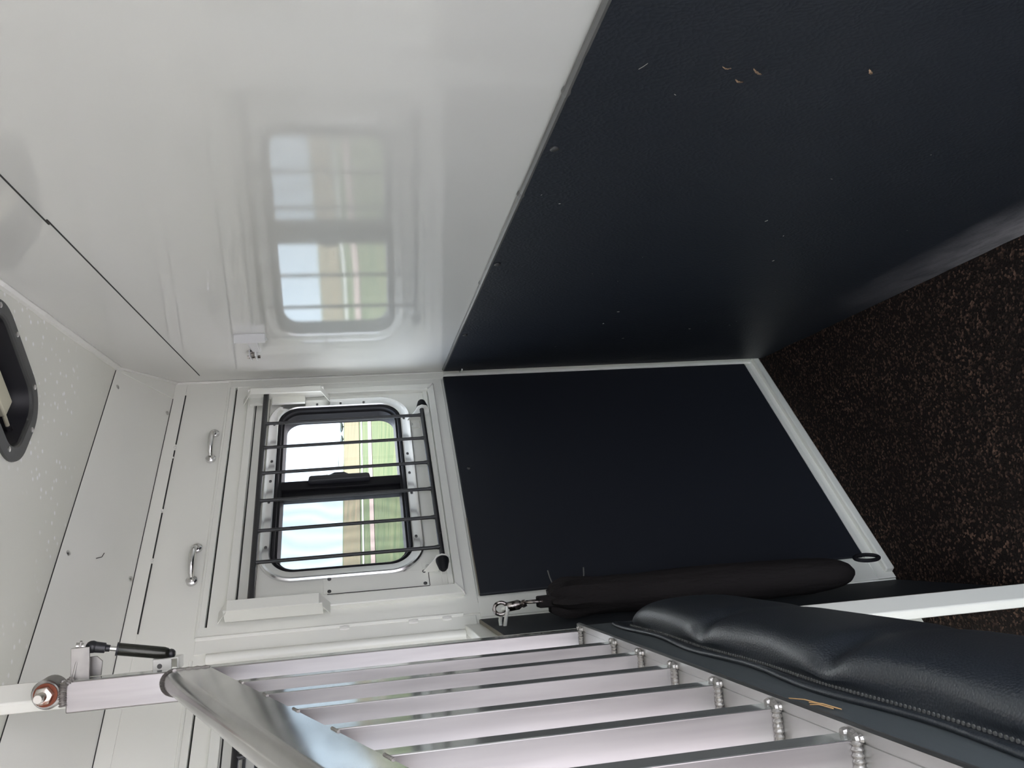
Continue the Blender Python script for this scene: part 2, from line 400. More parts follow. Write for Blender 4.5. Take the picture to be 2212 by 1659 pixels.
# unseen far side, opened wide to let light in; rear closed to balance it
mb = MB(lambda x, d, z: Vector((x, -0.43 - d, z))); sheet(mb, [-3.0, 0.40], [-0.02, ZC + 0.03], 0.0, 0.04, [(-2.9, 0.33, 0.0, 1.95)])
struct(mb.build('wall_front', WHITE, smooth=False), 'unseen white wall behind the photographer, opened wide to let light in')
mb = MB(); mb.box(-3.04, -3.0, -0.47, 1.75, -0.02, ZC + 0.03)
struct(mb.build('wall_left', WHITE, smooth=False), 'unseen white rear wall of the trailer, added to balance the light')

# long raised bead above the window door, down the left, and the panel lap with its dashed seam
mb = MB(FW)
mb.tube([(2.145, 0.001, 1.767), (1.6, 0.001, 1.765), (1.207, 0.001, 1.763)], 0.0045, 8)
mb.tube([(1.204, 0.002, 1.763), (1.204, 0.002, 1.15)], 0.006, 8)
mb.box(1.204, 2.125, 0.0, 0.003, 1.7475, 1.762)
mb.box(1.204, 1.2325, 0.0, 0.0045, 1.109, 1.762)
struct(mb.build('trim_9', WHITE, bevel=0.0), 'raised white bead framing the window door')
mb = MB(FW)
mb.tube([(2.145 + SHIFT, 0.001, 1.767), (1.6 + SHIFT, 0.001, 1.765), (1.207 + SHIFT, 0.001, 1.763)], 0.0045, 8)
struct(mb.build('trim_10', WHITE), 'raised white bead above the next stall window')
mb = MB(FW); mb.box(-3.0, 2.152, 0.0, 0.0022, 1.893, 1.93)
struct(mb.build('trim_11', WHITE, smooth=False), 'lapped sheet edge above the window door')
mb = MB(FW)
for a_, b_ in ((2.085, 1.868), (1.842, 1.822 - 0.02), (1.80, 1.62), (1.605, 1.455), (1.437, 1.235)):
    mb.box(b_, a_, 0.0, 0.0026, 1.8905, 1.8935)
struct(mb.build('trim_12', SEAM, smooth=False), 'dashed dark seam line above the grab handles')
mb = MB(FW)
for x in (1.812, 1.855, 1.613, 1.447): mb.ball(FW(x, 0.002, 1.893), 0.004, 8, world=True)
struct(mb.build('trim_13', CAULK), 'small dabs of sealant on the seam')
# left post between the two windows
mb = MB(FW); mb.box(1.163, 1.199, 0.0, 0.004, 1.12, 1.763)
mb.tube([(1.150, 0.0, 1.735), (1.150, 0.0, 1.15)], 0.013, 12)
struct(mb.build('trim_14', WHITE, bevel=0.001), 'white rounded post between the two windows')
mb = MB(FW)
for z in (1.43, 1.27, 1.19): mb.ball(FW(1.196, 0.006, z), 0.007, 8, (1, 0.6, 2.2), world=True)
struct(mb.build('trim_15', CAULK), 'painted weld dabs down the white post')

# corner strip and the angle frame around the lower mat
mb = MB(FW)
mb.box(2.112, 2.150, 0.0, 0.004, 0.0, 1.765); mb.box(2.122, 2.131, 0.0, 0.010, 0.03, 1.10)
mb.box(1.192, 1.248, 0.0, 0.004, 0.0, 1.109)
mb.box(1.192, 2.150, 0.0, 0.005, 0.0, 0.052)
mb.box(1.248, 2.112, 0.0, 0.012, 0.045, 0.058)
struct(mb.build('trim_16', WHITE, bevel=0.001, smooth=False), 'white frame around the black mat under the window')
mb = MB(FW); mb.box(1.21, 2.14, 0.0, 0.022, 0.0, 0.024)
struct(mb.build('baseboard_back', WHITE, bevel=0.004), 'white kick strip where the window wall meets the floor')

# ------------------------------------------------------------------ wall mats
def wavy_plate(F, s0, s1, z0, z1, h0, h1, ns, nz, amp, seed, skew=0.0):
    mb = MB(F)
    def hh(i, j): return h1 + amp * (noise.noise(Vector((i * 0.45 + seed, j * 0.5, seed))) + 0.3)
    top = [[mb.v((s0 + (s1 - s0) * i / ns, hh(i, j), z0 + (z1 - z0) * j / nz)) for j in range(nz + 1)] for i in range(ns + 1)]
    bot = [[mb.v((s0 + (s1 - s0) * i / ns, h0, z0 + (z1 - z0) * j / nz)) for j in range(nz + 1)] for i in range(ns + 1)]
    for i in range(ns):
        for j in range(nz):
            mb.b.faces.new((top[i][j], top[i + 1][j], top[i + 1][j + 1], top[i][j + 1]))
            mb.b.faces.new((bot[i][j], bot[i][j + 1], bot[i + 1][j + 1], bot[i + 1][j]))
    for i in range(ns):
        for T, j in ((top, 0), (top, nz)): mb.b.faces.new((top[i][j], bot[i][j], bot[i + 1][j], top[i + 1][j]))
    for j in range(nz):
        for i in (0, ns): mb.b.faces.new((top[i][j], top[i][j + 1], bot[i][j + 1], bot[i][j]))
    return mb
t = thing('wall_mat', FB(1.4, 0.0, 0.0), 'leather-grained black wall mat on the lower half of the glossy slanted wall', 'wall mat')
wavy_plate(FB, 0.055, 2.80, 0.001, 1.103, 0.0005, 0.009, 46, 14, 0.002, 3).build('mat_sheet', RUBD, t)
mb = MB(FB); jz = [0.07]
for i in range(60): jz.append(0.07 + 2.7 * (i + 1) / 60)
mb.tube([(s, 0.0062, 1.1045 + 0.0008 * noise.noise(Vector((s * 3, 0, 9)))) for s in jz], 0.0050, 8)
tag(mb.build('edge_trim', PIPE, t), 'thin grey edging along the top of the mat')
for s in (1.451, 1.766, 0.98): MB(FB).tube([(s - 0.008, 0.0062, 1.1045), (s, 0.0062, 1.1048), (s + 0.008, 0.0062, 1.1045)], [0.0050, 0.0068, 0.0050], 8).build('trim_joint', PIPE, t)
def screw(F, p, axis, r, m, parent, name='screw'):
    a = F(*p); d = axis.normalized()
    mb = MB(); mb.tube([a - d * 0.001, a + d * 0.0012, a + d * 0.0022], [r, r, r * 0.72], 12, world=True)
    o = mb.build(name, m, parent)
    return o
for s, z in ((1.62, 1.088), (1.118, 1.092), (0.541, 1.090)): screw(FB, (s, 0.0115, z), NL, 0.0065, DSCREW, t)
t = thing('wall_mat', FW(1.68, 0.0, 0.05), 'smooth black mat on the wall below the barred window', 'wall mat')
mb = MB(FW)
mb.loops([[(1.250, 0.005, 1.104), (2.111, 0.005, 1.104), (2.111, 0.005, 0.060), (1.263, 0.005, 0.060)],
          [(1.250, 0.014, 1.104), (2.111, 0.014, 1.104), (2.111, 0.014, 0.060), (1.263, 0.014, 0.060)]])
mb.build('mat_sheet', RUBF, t, bevel=0.003)
mb = MB(FW); mb.box(1.250, 1.50, 0.012, 0.0145, 1.1035, 1.1060); tag(mb.build('mat_edge', EDGE, t), 'brownish cut top edge of the mat')
screw(FW, (1.685, 0.0145, 1.075), Vector((0, -1, 0)), 0.0055, DSCREW, t)

# ------------------------------------------------------------------ window assembly (structure) and its guard
def window_assembly(idx, dx, full=True):
    X = lambda x: x + dx
    F = lambda x, d, z: FW(x + dx, d, z)
    root = struct(empty('door_%d' % idx, F(1.67, 0, 1.11)),
                  'white drop-down window door beside the glossy wall' if idx == 1 else 'drop-down window door of the next stall behind the divider')
    # slab with the hole for the pane, slim dark gap around it
    mb = MB(F); sheet(mb, [1.2275, 2.1145], [1.110, 1.7415], 0.003, -0.030, [(1.378, 1.993, 1.255, 1.61)])
    mb.build('door_slab', WHITE, root, smooth=False)
    mb = MB(F); rring(mb, 1.6715, 1.428, 0.904, 0.644, 0.004, [(0.0, -0.012), (0.0045, -0.012), (0.0045, -0.03), (0.0, -0.03)], n=1)
    tag(mb.build('door_seal', SEAM, root), 'dark gap seal round the door')
    # picture frame of square tube
    fo = [(1.252, 1.702), (2.068, 1.705), (2.074, 1.140), (1.256, 1.140)]
    fi = [(1.283, 1.682), (2.047, 1.684), (2.046, 1.160), (1.287, 1.161)]
    mb = MB(F)
    mb.loops([[(x, 0.002, z) for x, z in fo], [(x, 0.018, z) for x, z in fo], [(x, 0.018, z) for x, z in fi], [(x, 0.002, z) for x, z in fi]], close=True)
    fr = mb.build('door_frame', WHITE, root, bevel=0.0022)
    mb = MB(F)
    for (x0, z0), (x1, z1) in (((1.287, 1.161), (1.256, 1.140)), ((2.046, 1.160), (2.074, 1.140))):
        n_ = 9
        mb.tube([(x0 + (x1 - x0) * k / n_, 0.019 - (0.008 if k == n_ else 0), z0 + (z1 - z0) * k / n_) for k in range(n_ + 1)], [0.0022 + 0.0009 * (k % 2) for k in range(n_ + 1)], 8)
    mb.build('corner_weld', CAULK, root)
    # dark joint between frame and infill sheet, and the infill fold line
    mb = MB(F); mb.box(1.287, 2.044, 0.003, 0.0045, 1.679, 1.682)
    mb.box(1.29, 2.044, 0.0030, 0.0040, 1.6395, 1.6405)
    mb.build('joint', SEAM, root, smooth=False)
    # folded sill ledge under the pane
    mb = MB(F); mb.box(1.29, 2.044, 0.003, 0.010, 1.163, 1.176)
    mb.box(1.29, 2.044, 0.003, 0.006, 1.176, 1.190); mb.build('sill_fold', WHITE, root, bevel=0.001)
    # strap brackets left and right that hold the top rod
    for (xa, xb) in ((2.008, 2.034), (1.232, 1.262)):
        mb = MB(F)
        zt, zb = 1.716, 1.462
        sec = [(zt, 0.018), (zt - 0.024, 0.060), (zb + 0.024, 0.060), (zb, 0.018)]
        out = [(xa, d, z) for z, d in sec]; inn = [(xa, d - 0.004, z) for z, d in sec]
        mb.loops([[(xa, d, z), (xb, d, z), (xb, d - 0.004, z), (xa, d - 0.004, z)] for z, d in sec])
        mb.box(*( (xb - 0.004, xb) if xa > 1.6 else (xa, xa + 0.004)), 0.018, 0.058, zb + 0.016, zt - 0.016)
        b_ = mb.build('strap_bracket', WHITE, root, bevel=0.0008)
        if xa > 1.6:
            mb = MB(F); mb.box(2.0, 2.030, 0.019, 0.026, 1.655, 1.695); mb.box(2.0, 2.030, 0.019, 0.026, 1.535, 1.632); mb.build('rod_stop', WHITE, root)
    # access plate with four screws
    if full:
        pl = MB(F); pl.box(1.298, 1.348, 0.003, 0.0045, 1.222, 1.480); pl = pl.build('access_plate', WHITE, root, bevel=0.0008)
        mb = MB(F); mb.box(1.2965, 1.2985, 0.003, 0.0040, 1.222, 1.470); mb.box(1.298, 1.348, 0.003, 0.0040, 1.2205, 1.2225); mb.build('plate_joint', SEAM, pl, smooth=False)
        for x, z in ((1.3045, 1.465), (1.3415, 1.465), (1.3415, 1.232), (1.3045, 1.232)):
            screw(F, (x, 0.0045, z), Vector((0, -1, 0)), 0.0048, DSCREW, pl)
    # window unit
    cx, cz, W_, H_ = 1.6845, 1.432, 0.685, 0.420
    win = struct(empty('window_%d' % idx, F(cx, 0, 1.22)),
                 'sliding window with steel trim and insect screen' if idx == 1 else 'window of the next stall, mostly hidden by the divider rail')
    mb = MB(F); rring(mb, cx, cz, W_, H_, 0.093, [(0.0, 0.003), (0.001, 0.009), (0.005, 0.0125), (0.010, 0.010), (0.013, 0.0085), (0.028, 0.0085), (0.031, 0.006), (0.033, -0.004), (0.020, -0.006)], n=14)
    tr = mb.build('window_trim', TRIMM, win)
    if full:
        for k in range(7):
            x = 1.455 + 0.078 * k
            if k in (1, 5): continue
            for z in (1.622, 1.243): screw(F, (x, 0.009, z), Vector((0, -1, 0)), 0.0036, DSCREW, tr)
        for z in (1.36, 1.43, 1.50): screw(F, (2.006, 0.009, z), Vector((0, -1, 0)), 0.0036, DSCREW, tr)
    mb = MB(F); rring(mb, cx, cz, W_ - 0.062, H_ - 0.062, 0.066, [(0.0, 0.006), (0.004, 0.0075), (0.009, 0.003), (0.010, -0.006), (0.016, -0.008), (0.018, -0.020), (0.021, -0.030), (0.021, -0.044), (0.0, -0.044)], n=14)
    mb.build('window_frame', RUBBER, win)
    mb = MB(F); mb.loops([[(x, -0.033, z) for x, z in rrect(cx + 0.14, cz, 0.31, 0.345, 0.03)], [(x, -0.036, z) for x, z in rrect(cx + 0.14, cz, 0.31, 0.345, 0.03)]]); mb.build('pane', GLASS, win, smooth=False)
    mb = MB(F); mb.loops([[(x, -0.039, z) for x, z in rrect(cx - 0.145, cz, 0.32, 0.345, 0.03)], [(x, -0.042, z) for x, z in rrect(cx - 0.145, cz, 0.32, 0.345, 0.03)]]); mb.build('pane', GLASS, win, smooth=False)
    mb = MB(F); vs = [mb.v(p) for p in ((1.385, -0.029, 1.255), (1.655, -0.029, 1.255), (1.655, -0.029, 1.61), (1.385, -0.029, 1.61))]; mb.b.faces.new(vs); mb.build('insect_screen', SCREEN, win, smooth=False)
    mb = MB(F); mb.box(1.672, 1.704, -0.042, -0.012, 1.258, 1.606); mb.box(1.645, 1.674, -0.042, -0.022, 1.258, 1.606); mb.box(1.704, 1.708, -0.036, -0.018, 1.258, 1.606)
    mb.build('window_rail', RUBBER, win, bevel=0.002)
    la = MB(F); la.loops([[(1.686 + w_, d, z) for w_, z in ((0, 1.352), (0.016, 1.354), (0.019, 1.362), (0.019, 1.514), (0.016, 1.520), (0, 1.522))] for d in (-0.014, 0.006)]); la = la.build('latch', BLACKP, win, bevel=0.003)
    MB(F).tube([(1.704, -0.004, 1.405), (1.711, -0.002, 1.425), (1.711, -0.002, 1.450), (1.704, -0.004, 1.472)], [0.003, 0.006, 0.006, 0.003], 8).build('latch_lever', BLACKP, la)
    if full:
        mb = MB(F); mb.box(1.806, 1.836, -0.0285, -0.0295, 1.600, 1.613); tag(mb.build('sticker', STICK, win, smooth=False), 'blank white sticker at the top of the pane')
        s_ = MB(F); s_.box(1.778, 1.797, -0.0285, -0.0295, 1.600, 1.613); s_ = s_.build('sticker', STICK, win, smooth=False); tag(s_, 'small white sticker with black marks')
        mb = MB(F)
        for k, (x, z) in enumerate(((1.783, 1.609), (1.786, 1.606), (1.789, 1.609), (1.783, 1.604), (1.787, 1.602), (1.791, 1.604))): mb.box(x, x + 0.0022, -0.0278, -0.0286, z, z + 0.0018)
        mb.build('printed_mark', SEAM, s_, smooth=False)
    return root
window_assembly(1, 0.0); window_assembly(2, SHIFT, False)

def window_guard(dx, label):
    F = lambda x, d, z: FW(x + dx, d, z)
    t = thing('window_guard', F(1.62, 0.05, 1.19), label, 'window bars', 'hinged black window guards')
    MB(F).tube([(1.242, 0.045, 1.642), (2.024, 0.045, 1.647)], 0.0078, 14).build('rod', GUARD, t)
    MB(F).tube([(1.335, 0.050, 1.186), (1.918, 0.050, 1.190)], 0.0068, 14).build('rod', GUARD, t)
    for x in (1.886, 1.785, 1.684, 1.582, 1.479, 1.378):
        MB(F).tube([(x, 0.0455, 1.643), (x, 0.0455, 1.636), (x, 0.046, 1.628), (x, 0.0495, 1.205), (x, 0.050, 1.198), (x, 0.050, 1.189)], [0.0075, 0.0056, 0.0048, 0.0048, 0.0056, 0.0075], 10).build('bar', GUARD, t)
    for x, sgn in ((1.918, 1), (1.337, -1)):
        MB(F).tube([(x, 0.05, 1.188), (x + sgn * 0.006, 0.05, 1.188), (x + sgn * 0.026, 0.05, 1.188), (x + sgn * 0.032, 0.05, 1.188)], [0.0165, 0.0165, 0.0115, 0.007], 18).build('end_cap', RUBBER, t)
    return t
def hinge_brackets(dx):
    F = lambda x, d, z: FW(x + dx, d, z)
    for x, sgn in ((1.910, 1), (1.342, -1)):
        t = thing('guard_bracket', F(x, 0.0, 1.188), 'small white bracket holding the right end of the lower guard rod' if sgn > 0 else 'small white bracket holding the left end of the lower guard rod', 'bracket', 'white brackets of the window guard')
        mb = MB(F); mb.box(x - sgn * 0.028, x + sgn * 0.004, 0.003, 0.006, 1.196, 1.236); mb.build('base_plate', WHITE, t, bevel=0.0008)
        mb = MB(F)
        pr = [(0.004, 1.236), (0.004, 1.196), (0.036, 1.168), (0.050, 1.168), (0.064, 1.176), (0.068, 1.190), (0.062, 1.203), (0.048, 1.208)]
        mb.loops([[(x + sgn * 0.0, d, z) for d, z in pr], [(x + sgn * 0.003, d, z) for d, z in pr]]); mb.build('ear', WHITE, t, bevel=0.0006)
        screw(F, (x - sgn * 0.014, 0.006, 1.222), Vector((0, -1, 0)), 0.0052, SCREWM, t)
window_guard(0.0, 'black hinged bar grid in front of the sliding window')
hinge_brackets(0.0)
g2 = window_guard(SHIFT, 'black bar grid on the next stall window, glimpsed behind the divider rail')
del g2['group']
for o in SC.objects:
    if o.name.startswith('window_guard') and 'group' in o.keys(): del o['group']

# grab handles
def handle(x0, x1, z, label):
    t = thing('grab_handle', FW((x0 + x1) / 2, 0, z), label, 'handle', 'bright steel grab handles above the window')
    pts = []
    n_ = 14
    for k in range(n_ + 1):
        u = k / n_; d = 0.008 + 0.030 * math.sin(PI * u) ** 0.55
        pts.append((x0 + 0.006 + (x1 - x0 - 0.012) * u, d, z))
    MB(FW).tube(pts, [0.0062 + 0.0018 * math.sin(PI * k / n_) for k in range(n_ + 1)], 12).build('grip', CHROME, t)
    for x in (x0, x1):
        f_ = MB(FW).tube([(x, 0.0, z), (x, 0.008, z), (x, 0.011, z)], [0.0135, 0.0135, 0.0100], 20).build('foot', CHROME, t)
        screw(FW, (x, 0.0118, z), Vector((0, -1, 0)), 0.0060, SCREWM, f_)
        MB(FW).tube([(x, 0.0125, z), (x, 0.0145, z)], 0.0020, 8).build('screw_socket', SEAM, f_)
    return t
handle(1.797, 1.902, 1.790, 'bright steel grab handle above the window nearer the slanted wall')
handle(1.372, 1.474, 1.791, 'bright steel grab handle above the window nearer the gas strut')

# screws of the coving
root = None
for k, (x, t_, tx) in enumerate(((1.914, 0.09, 'beside the corner at the top edge'), (1.995, 0.94, 'beside the corner at the lower edge'), (1.335, 0.10, 'at the top edge over the far handle'), (1.388, 0.945, 'at the lower edge over the far handle'))):
    c = cove(x, t_, 0.0); n = (cove(x, t_, 1.0) - c).normalized()
    mb = MB(); mb.tube([c, c + n * 0.0018, c + n * 0.0030], [0.0062, 0.0062, 0.0040], 14, world=True)
    tag(mb.build('rivet', SCREWM), 'round rivet on the sloped sheet, ' + tx, 'rivet', 'rivets in the sloped sheet')

# ------------------------------------------------------------------ roof vent
t = thing('roof_vent', (1.367, 1.036, ZC), 'black framed roof vent with rounded ends in the ceiling', 'roof vent')
FV = lambda x, d, z: Vector((x, z, ZC - d))
vc, vz, VW, VH = (VX0 + VX1) / 2, (VY0 + VY1) / 2, VX1 - VX0, VY1 - VY0
mb = MB(FV); rring(mb, vc, vz, VW, VH, 0.085, [(0.0, 0.0), (0.001, 0.005), (0.005, 0.007), (0.027, 0.007), (0.030, 0.004), (0.034, -0.03), (0.028, -0.03), (0.026, 0.0)], n=12)
fr = mb.build('vent_frame', VENTB, t)
mb = MB(FV)
rings = [[(x, -dd, z) for x, z in rrect(vc, vz, VW - 2 * i_, VH - 2 * i_, max(0.085 - i_, 0.01), 12)] for i_, dd in ((0.0325, 0.0), (0.035, 0.03), (0.045, 0.055), (0.06, 0.060))]
R = [[mb.v(p) for p in r] for r in rings]
for k in range(3):
    for i in range(len(R[0])): mb.b.faces.new((R[k][i], R[k][(i + 1) % len(R[0])], R[k + 1][(i + 1) % len(R[0])], R[k + 1][i]))
mb.b.faces.new(R[-1]); mb.build('vent_well', BLACKP, t)
for x, y in ((1.464, 1.020), (1.458, 1.148), (1.276, 1.150), (1.385, 1.199), (1.440, 0.935), (1.27, 0.98)): 
    mb = MB(); mb.tube([(x, y, ZC - 0.006), (x, y, ZC - 0.0085), (x, y, ZC - 0.0095)], [0.0055, 0.0055, 0.0038], 12, world=True); mb.build('screw', SCREWM, t)
mb = MB(FV); mb.box(1.360, 1.407, -0.018, -0.040, 1.03, 1.142); cb = mb.build('crank_box', YEL, t, bevel=0.004)
MB(FV).tube([(1.372, -0.026, 1.135), (1.365, -0.024, 1.172)], 0.0042, 8).build('crank_rod', YEL, cb)
MB(FV).tube([(1.365, -0.024, 1.168), (1.364, -0.024, 1.184)], 0.0075, 8).build('crank_knob', BLACKP, cb)

# ------------------------------------------------------------------ latch bracket on the slanted wall
t = thing('wall_latch', FB(0.51, 0, 1.637), 'small white T-shaped latch bracket with a pin on the slanted wall', 'latch')
mb = MB(FB)
pr = [(0.585, 1.672), (0.585, 1.598), (0.52, 1.598), (0.505, 1.606), (0.500, 1.625), (0.405, 1.627), (0.405, 1.650), (0.500, 1.654), (0.510, 1.668), (0.52, 1.674)]
mb.loops([[(s, 0.0, z) for s, z in pr], [(s, 0.003, z) for s, z in pr]]); mb.build('base_plate', GREYW, t, bevel=0.001)
mb = MB(FB); mb.box(0.580, 0.584, 0.0, 0.024, 1.598, 1.673); mb.box(0.41, 0.582, 0.003, 0.0065, 1.628, 1.649); mb.build('flange', GREYW, t, bevel=0.001)
mb = MB(FB); mb.box(0.352, 0.41, 0.0, 0.017, 1.641, 1.644); mb.box(0.352, 0.41, 0.0, 0.017, 1.656, 1.659); mb.build('clevis', GREYW, t)
MB(FB).tube([(0.365, 0.010, 1.634), (0.365, 0.010, 1.668)], 0.0042, 10).build('pin', DSTEEL, t)
mb = MB(FB); mb.box(0.355, 0.41, 0.006, 0.011, 1.645, 1.655); mb.build('tongue', DSTEEL, t)
# small white cable clip by the mat corner
t = thing('cable_clip', FB(0.07, 0.0, 1.05), 'tiny white clip sticking out at the corner top of the slanted wall mat', 'clip')
MB(FB).tube([(0.045, 0.010, 1.050), (0.060, 0.016, 1.049), (0.085, 0.016, 1.047), (0.09, 0.012, 1.047)], 0.0028, 8).build('clip_arm', WHITE, t)

# ------------------------------------------------------------------ pole, stub partition
t = thing('pole', FD(-0.07, 0.03, 0), 'white floor-to-ceiling pole that carries the divider', 'pole')
pr = [(-0.042, 0.003), (-0.004, 0.031), (-0.018, 0.052), (-0.056, 0.024)]
mb = MB(FD); mb.loops([[(s, o, 1.3736 - 1.3736 / KD) for s, o in pr], [(s, o, 1.3736 + (ZC - 1.3736) / KD) for s, o in pr]]); mb.build('post', WHITE, t, bevel=0.003)
mb = MB(FD); mb.tube([(-0.055, 0.046, 1.700 + 0.004 * k) for k in range(25)], [0.003 + 0.0015 * math.sin(k * 1.3) for k in range(25)], 8); mb.build('weld', CAULK, t)
t = thing('partition', FP(-0.27, 0.02, 0), 'short black mat-covered partition from the window wall to the pole', 'partition')
mb = MB(FP); mb.box(-0.436, -0.004, 0.016, 0.036, 0.0, 1.150); fr = mb.build('board', WHITE, t, bevel=0.002)
mb = MB(FP); mb.box(-0.434, -0.002, 0.007, 0.016, 0.002, 1.112); mb.build('mat_facing', RUBP, t, bevel=0.001)
mb = MB(FP); mb.box(-0.430, -0.006, 0.0075, 0.0155, 1.1115, 1.1145); tag(mb.build('mat_edge', EDGE, t), 'brownish cut top edge of the mat')
mb = MB(FP); mb.tube([(-0.40, 0.006, 1.10), (-0.395, -0.004, 1.113), (-0.385, -0.008, 1.10), (-0.37, -0.002, 1.078), (-0.365, 0.008, 1.07)], 0.004, 10)
# eye welded to the partition
t_eye = mb
ex, ey = (1.064, 1.5)
S_ = (P0 - Vector((ex, ey, 0))).dot(AX)          # divider-frame s of the hanging bar
O_ = (Vector((ex, ey, 0)) - P0).dot(NL)
mb.b.free()
MB(FP).tube([(S_ - 0.045, 0.010, 1.090), (S_ - 0.042, -0.004, 1.091), (S_ - 0.028, -0.020, 1.090), (S_ - 0.010, -0.031, 1.088), (S_ + 0.002, -0.033, 1.083), (S_ + 0.002, -0.028, 1.080), (S_ - 0.010, -0.015, 1.082), (S_ - 0.030, 0.010, 1.084)], 0.0042, 10).build('eye', WHITE, t)

# ------------------------------------------------------------------ padded tether hanging from the eye
SB, OB = (P0 - Vector((1.078, 1.5, 0))).dot(AX), (Vector((1.078, 1.5, 0)) - P0).dot(NL)
t = thing('padded_tether', FP(SB, OB, 0.22), 'black padded chain cover hanging upright from a snap hook beside the pole', 'tether')
mb = MB(FP); rings = []
NZ = 46; NSG = 28
for k in range(NZ + 1):
    u = k / NZ; z = 0.985 - 0.72 * u
    r = 0.053 * (0.52 + 0.48 * math.sin(min(1.0, u / 0.055) * PI / 2)) * (1 - 0.05 * math.sin(u * 9))
    if u > 0.86: r *= math.sqrt(max(0.0, 1 - ((u - 0.86) / 0.142) ** 2)) * 0.9 + 0.06
    ring = []
    for j in range(NSG):
        a = 2 * PI * j / NSG
        puck = 0.0
        if u < 0.16: puck = 0.010 * (1 - u / 0.16) * math.sin(a * 7 + 2 * u)
        rr = r + puck + 0.0022 * noise.noise(Vector((math.cos(a) * 2, math.sin(a) * 2, u * 12)))
        ring.append((SB + 0.012 * u + math.cos(a) * rr, OB - 0.003 + math.sin(a) * rr * 0.80, z))
    rings.append(ring)
mb.loops(rings); mb.build('padded_sleeve', CANVAS, t)
mb = MB(FP); mb.tube([(SB + 0.002 * math.cos(a_), OB, 1.0) for a_ in (0, 1)], 0.001, 4); mb.b.free()
mb = MB(FP)                                       # gathered webbing neck
mb.loops([[(SB + sx * w_, OB + sy * 0.012, z) for sx, sy in ((-1, -1), (1, -1), (1, 1), (-1, 1))] for z, w_ in ((0.965, 0.030), (0.985, 0.024), (1.000, 0.019), (1.012, 0.017))]); mb.build('webbing', CANVAS, t, bevel=0.003)
# D ring
dz = 1.018
mb = MB(FP); arc = [(SB + 0.019 * math.cos(a), OB - 0.002, dz + 0.024 * math.sin(a)) for a in [PI * k / 14 for k in range(15)]]
mb.tube([(SB + 0.019, OB - 0.002, dz - 0.012)] + arc + [(SB - 0.019, OB - 0.002, dz - 0.012), (SB + 0.019, OB - 0.002, dz - 0.012)], 0.0028, 8); mb.build('d_ring', DSTEEL, t)
# swivel snap
sn = MB(FP).tube([(SB, OB - 0.001, 1.037), (SB - 0.001, OB + 0.001, 1.044), (SB - 0.002, OB + 0.001, 1.048)], [0.0075, 0.0085, 0.006], 12).build('swivel', DSTEEL, t)
MB(FP).tube([(SB - 0.002, OB + 0.001, 1.046), (SB - 0.004, OB + 0.002, 1.053), (SB - 0.006, OB + 0.005, 1.077), (SB - 0.007, OB + 0.006, 1.081)], [0.006, 0.0105, 0.0100, 0.007], 14).build('snap_body', DSTEEL, t)
hk = [(SB - 0.007, OB + 0.007 + 0.0125 * math.cos(a), 1.092 + 0.0145 * math.sin(a)) for a in [-PI / 2 + 2 * PI * k / 20 * 0.92 for k in range(21)]]
MB(FP).tube(hk, 0.0042, 10).build('snap_hook', DSTEEL, t)
# thin strap loop standing off the sleeve, and the bottom loop
sm = MB(FP)
sm.b.free()
for k, zz in enumerate((0.955, 0.885)):
    sm = MB(FP); sm.tube([(SB - 0.045, OB - 0.02, zz), (SB - 0.060, OB - 0.030, zz + 0.006), (SB - 0.070, OB - 0.046, zz + 0.010 * (1 - k)), (SB - 0.068, OB - 0.062, zz + 0.014 * (1 - k))], 0.0016, 6)
    tag(sm.build('strap_loop', PIPE, t), 'thin pale edge of a strap loop')
mb = MB(FP); zb = 0.235
mb.tube([(SB + 0.01 + 0.015 * math.cos(a), OB - 0.032 + 0.006 * math.cos(a), zb - 0.012 + 0.030 * math.sin(a)) for a in [2 * PI * k / 24 for k in range(25)]], 0.0045, 8); mb.build('bottom_ring', RUBBER, t)

# ------------------------------------------------------------------ slanted stall divider
DIV = thing('stall_divider', FD(0.0, 0.025, 0.70), 'aluminium barred stall divider with sloping top rail and black padded lower side', 'stall divider')
def facing(o):
    # narrow faces get a lighter, glossier copy, tuned for how they reflect the window
    o.data.materials.append(ALUS)
    for f in o.data.polygons:
        if abs(f.normal.dot(NL)) > 0.7: f.material_index = 1
    return o
def zin(s): return 1.662 - 0.364 * s
zr = 0.98
mb = MB(FD); mb.box(0.0, 0.034, 0.0, 0.052, zr - 0.05, 1.882)
facing(mb.build('hinge_upright', ALU, DIV, bevel=0.0022))
bars_s = [0.224, 0.362, 0.501, 0.641, 0.783, 0.922, 1.062, 1.20, 1.34, 1.48]
for s in bars_s:
    mb = MB(FD); zt = zin(s + 0.013) + 0.006
    e0 = [(s, 0.0), (s + 0.027, 0.0), (s + 0.027, 0.050), (s, 0.050)]
    mb.loops([[(a, o, zr - 0.002) for a, o in e0], [(a, o, zin(a) + 0.003) for a, o in e0]])
    facing(mb.build('bar', ALU, DIV, bevel=0.0012))
# sloping top rail: flat side, half-round crown
RR = 0.0195
sec = [(0.0, 0.0), (0.0, 0.054)]
for k in range(1, 12): a = PI - PI * k / 12; sec.append((RR + RR * math.cos(a), 0.054 + RR * math.sin(a)))
sec += [(2 * RR, 0.054), (2 * RR, 0.0)]
mb = MB(FD)
mb.loops([[(s, o - 0.0015, zin(s) + w_ / 0.94) for o, w_ in sec] for s in (0.0345, 0.4, 0.8, 1.2, 1.62)])
mb.build('top_rail', ALUT, DIV, bevel=0.0)
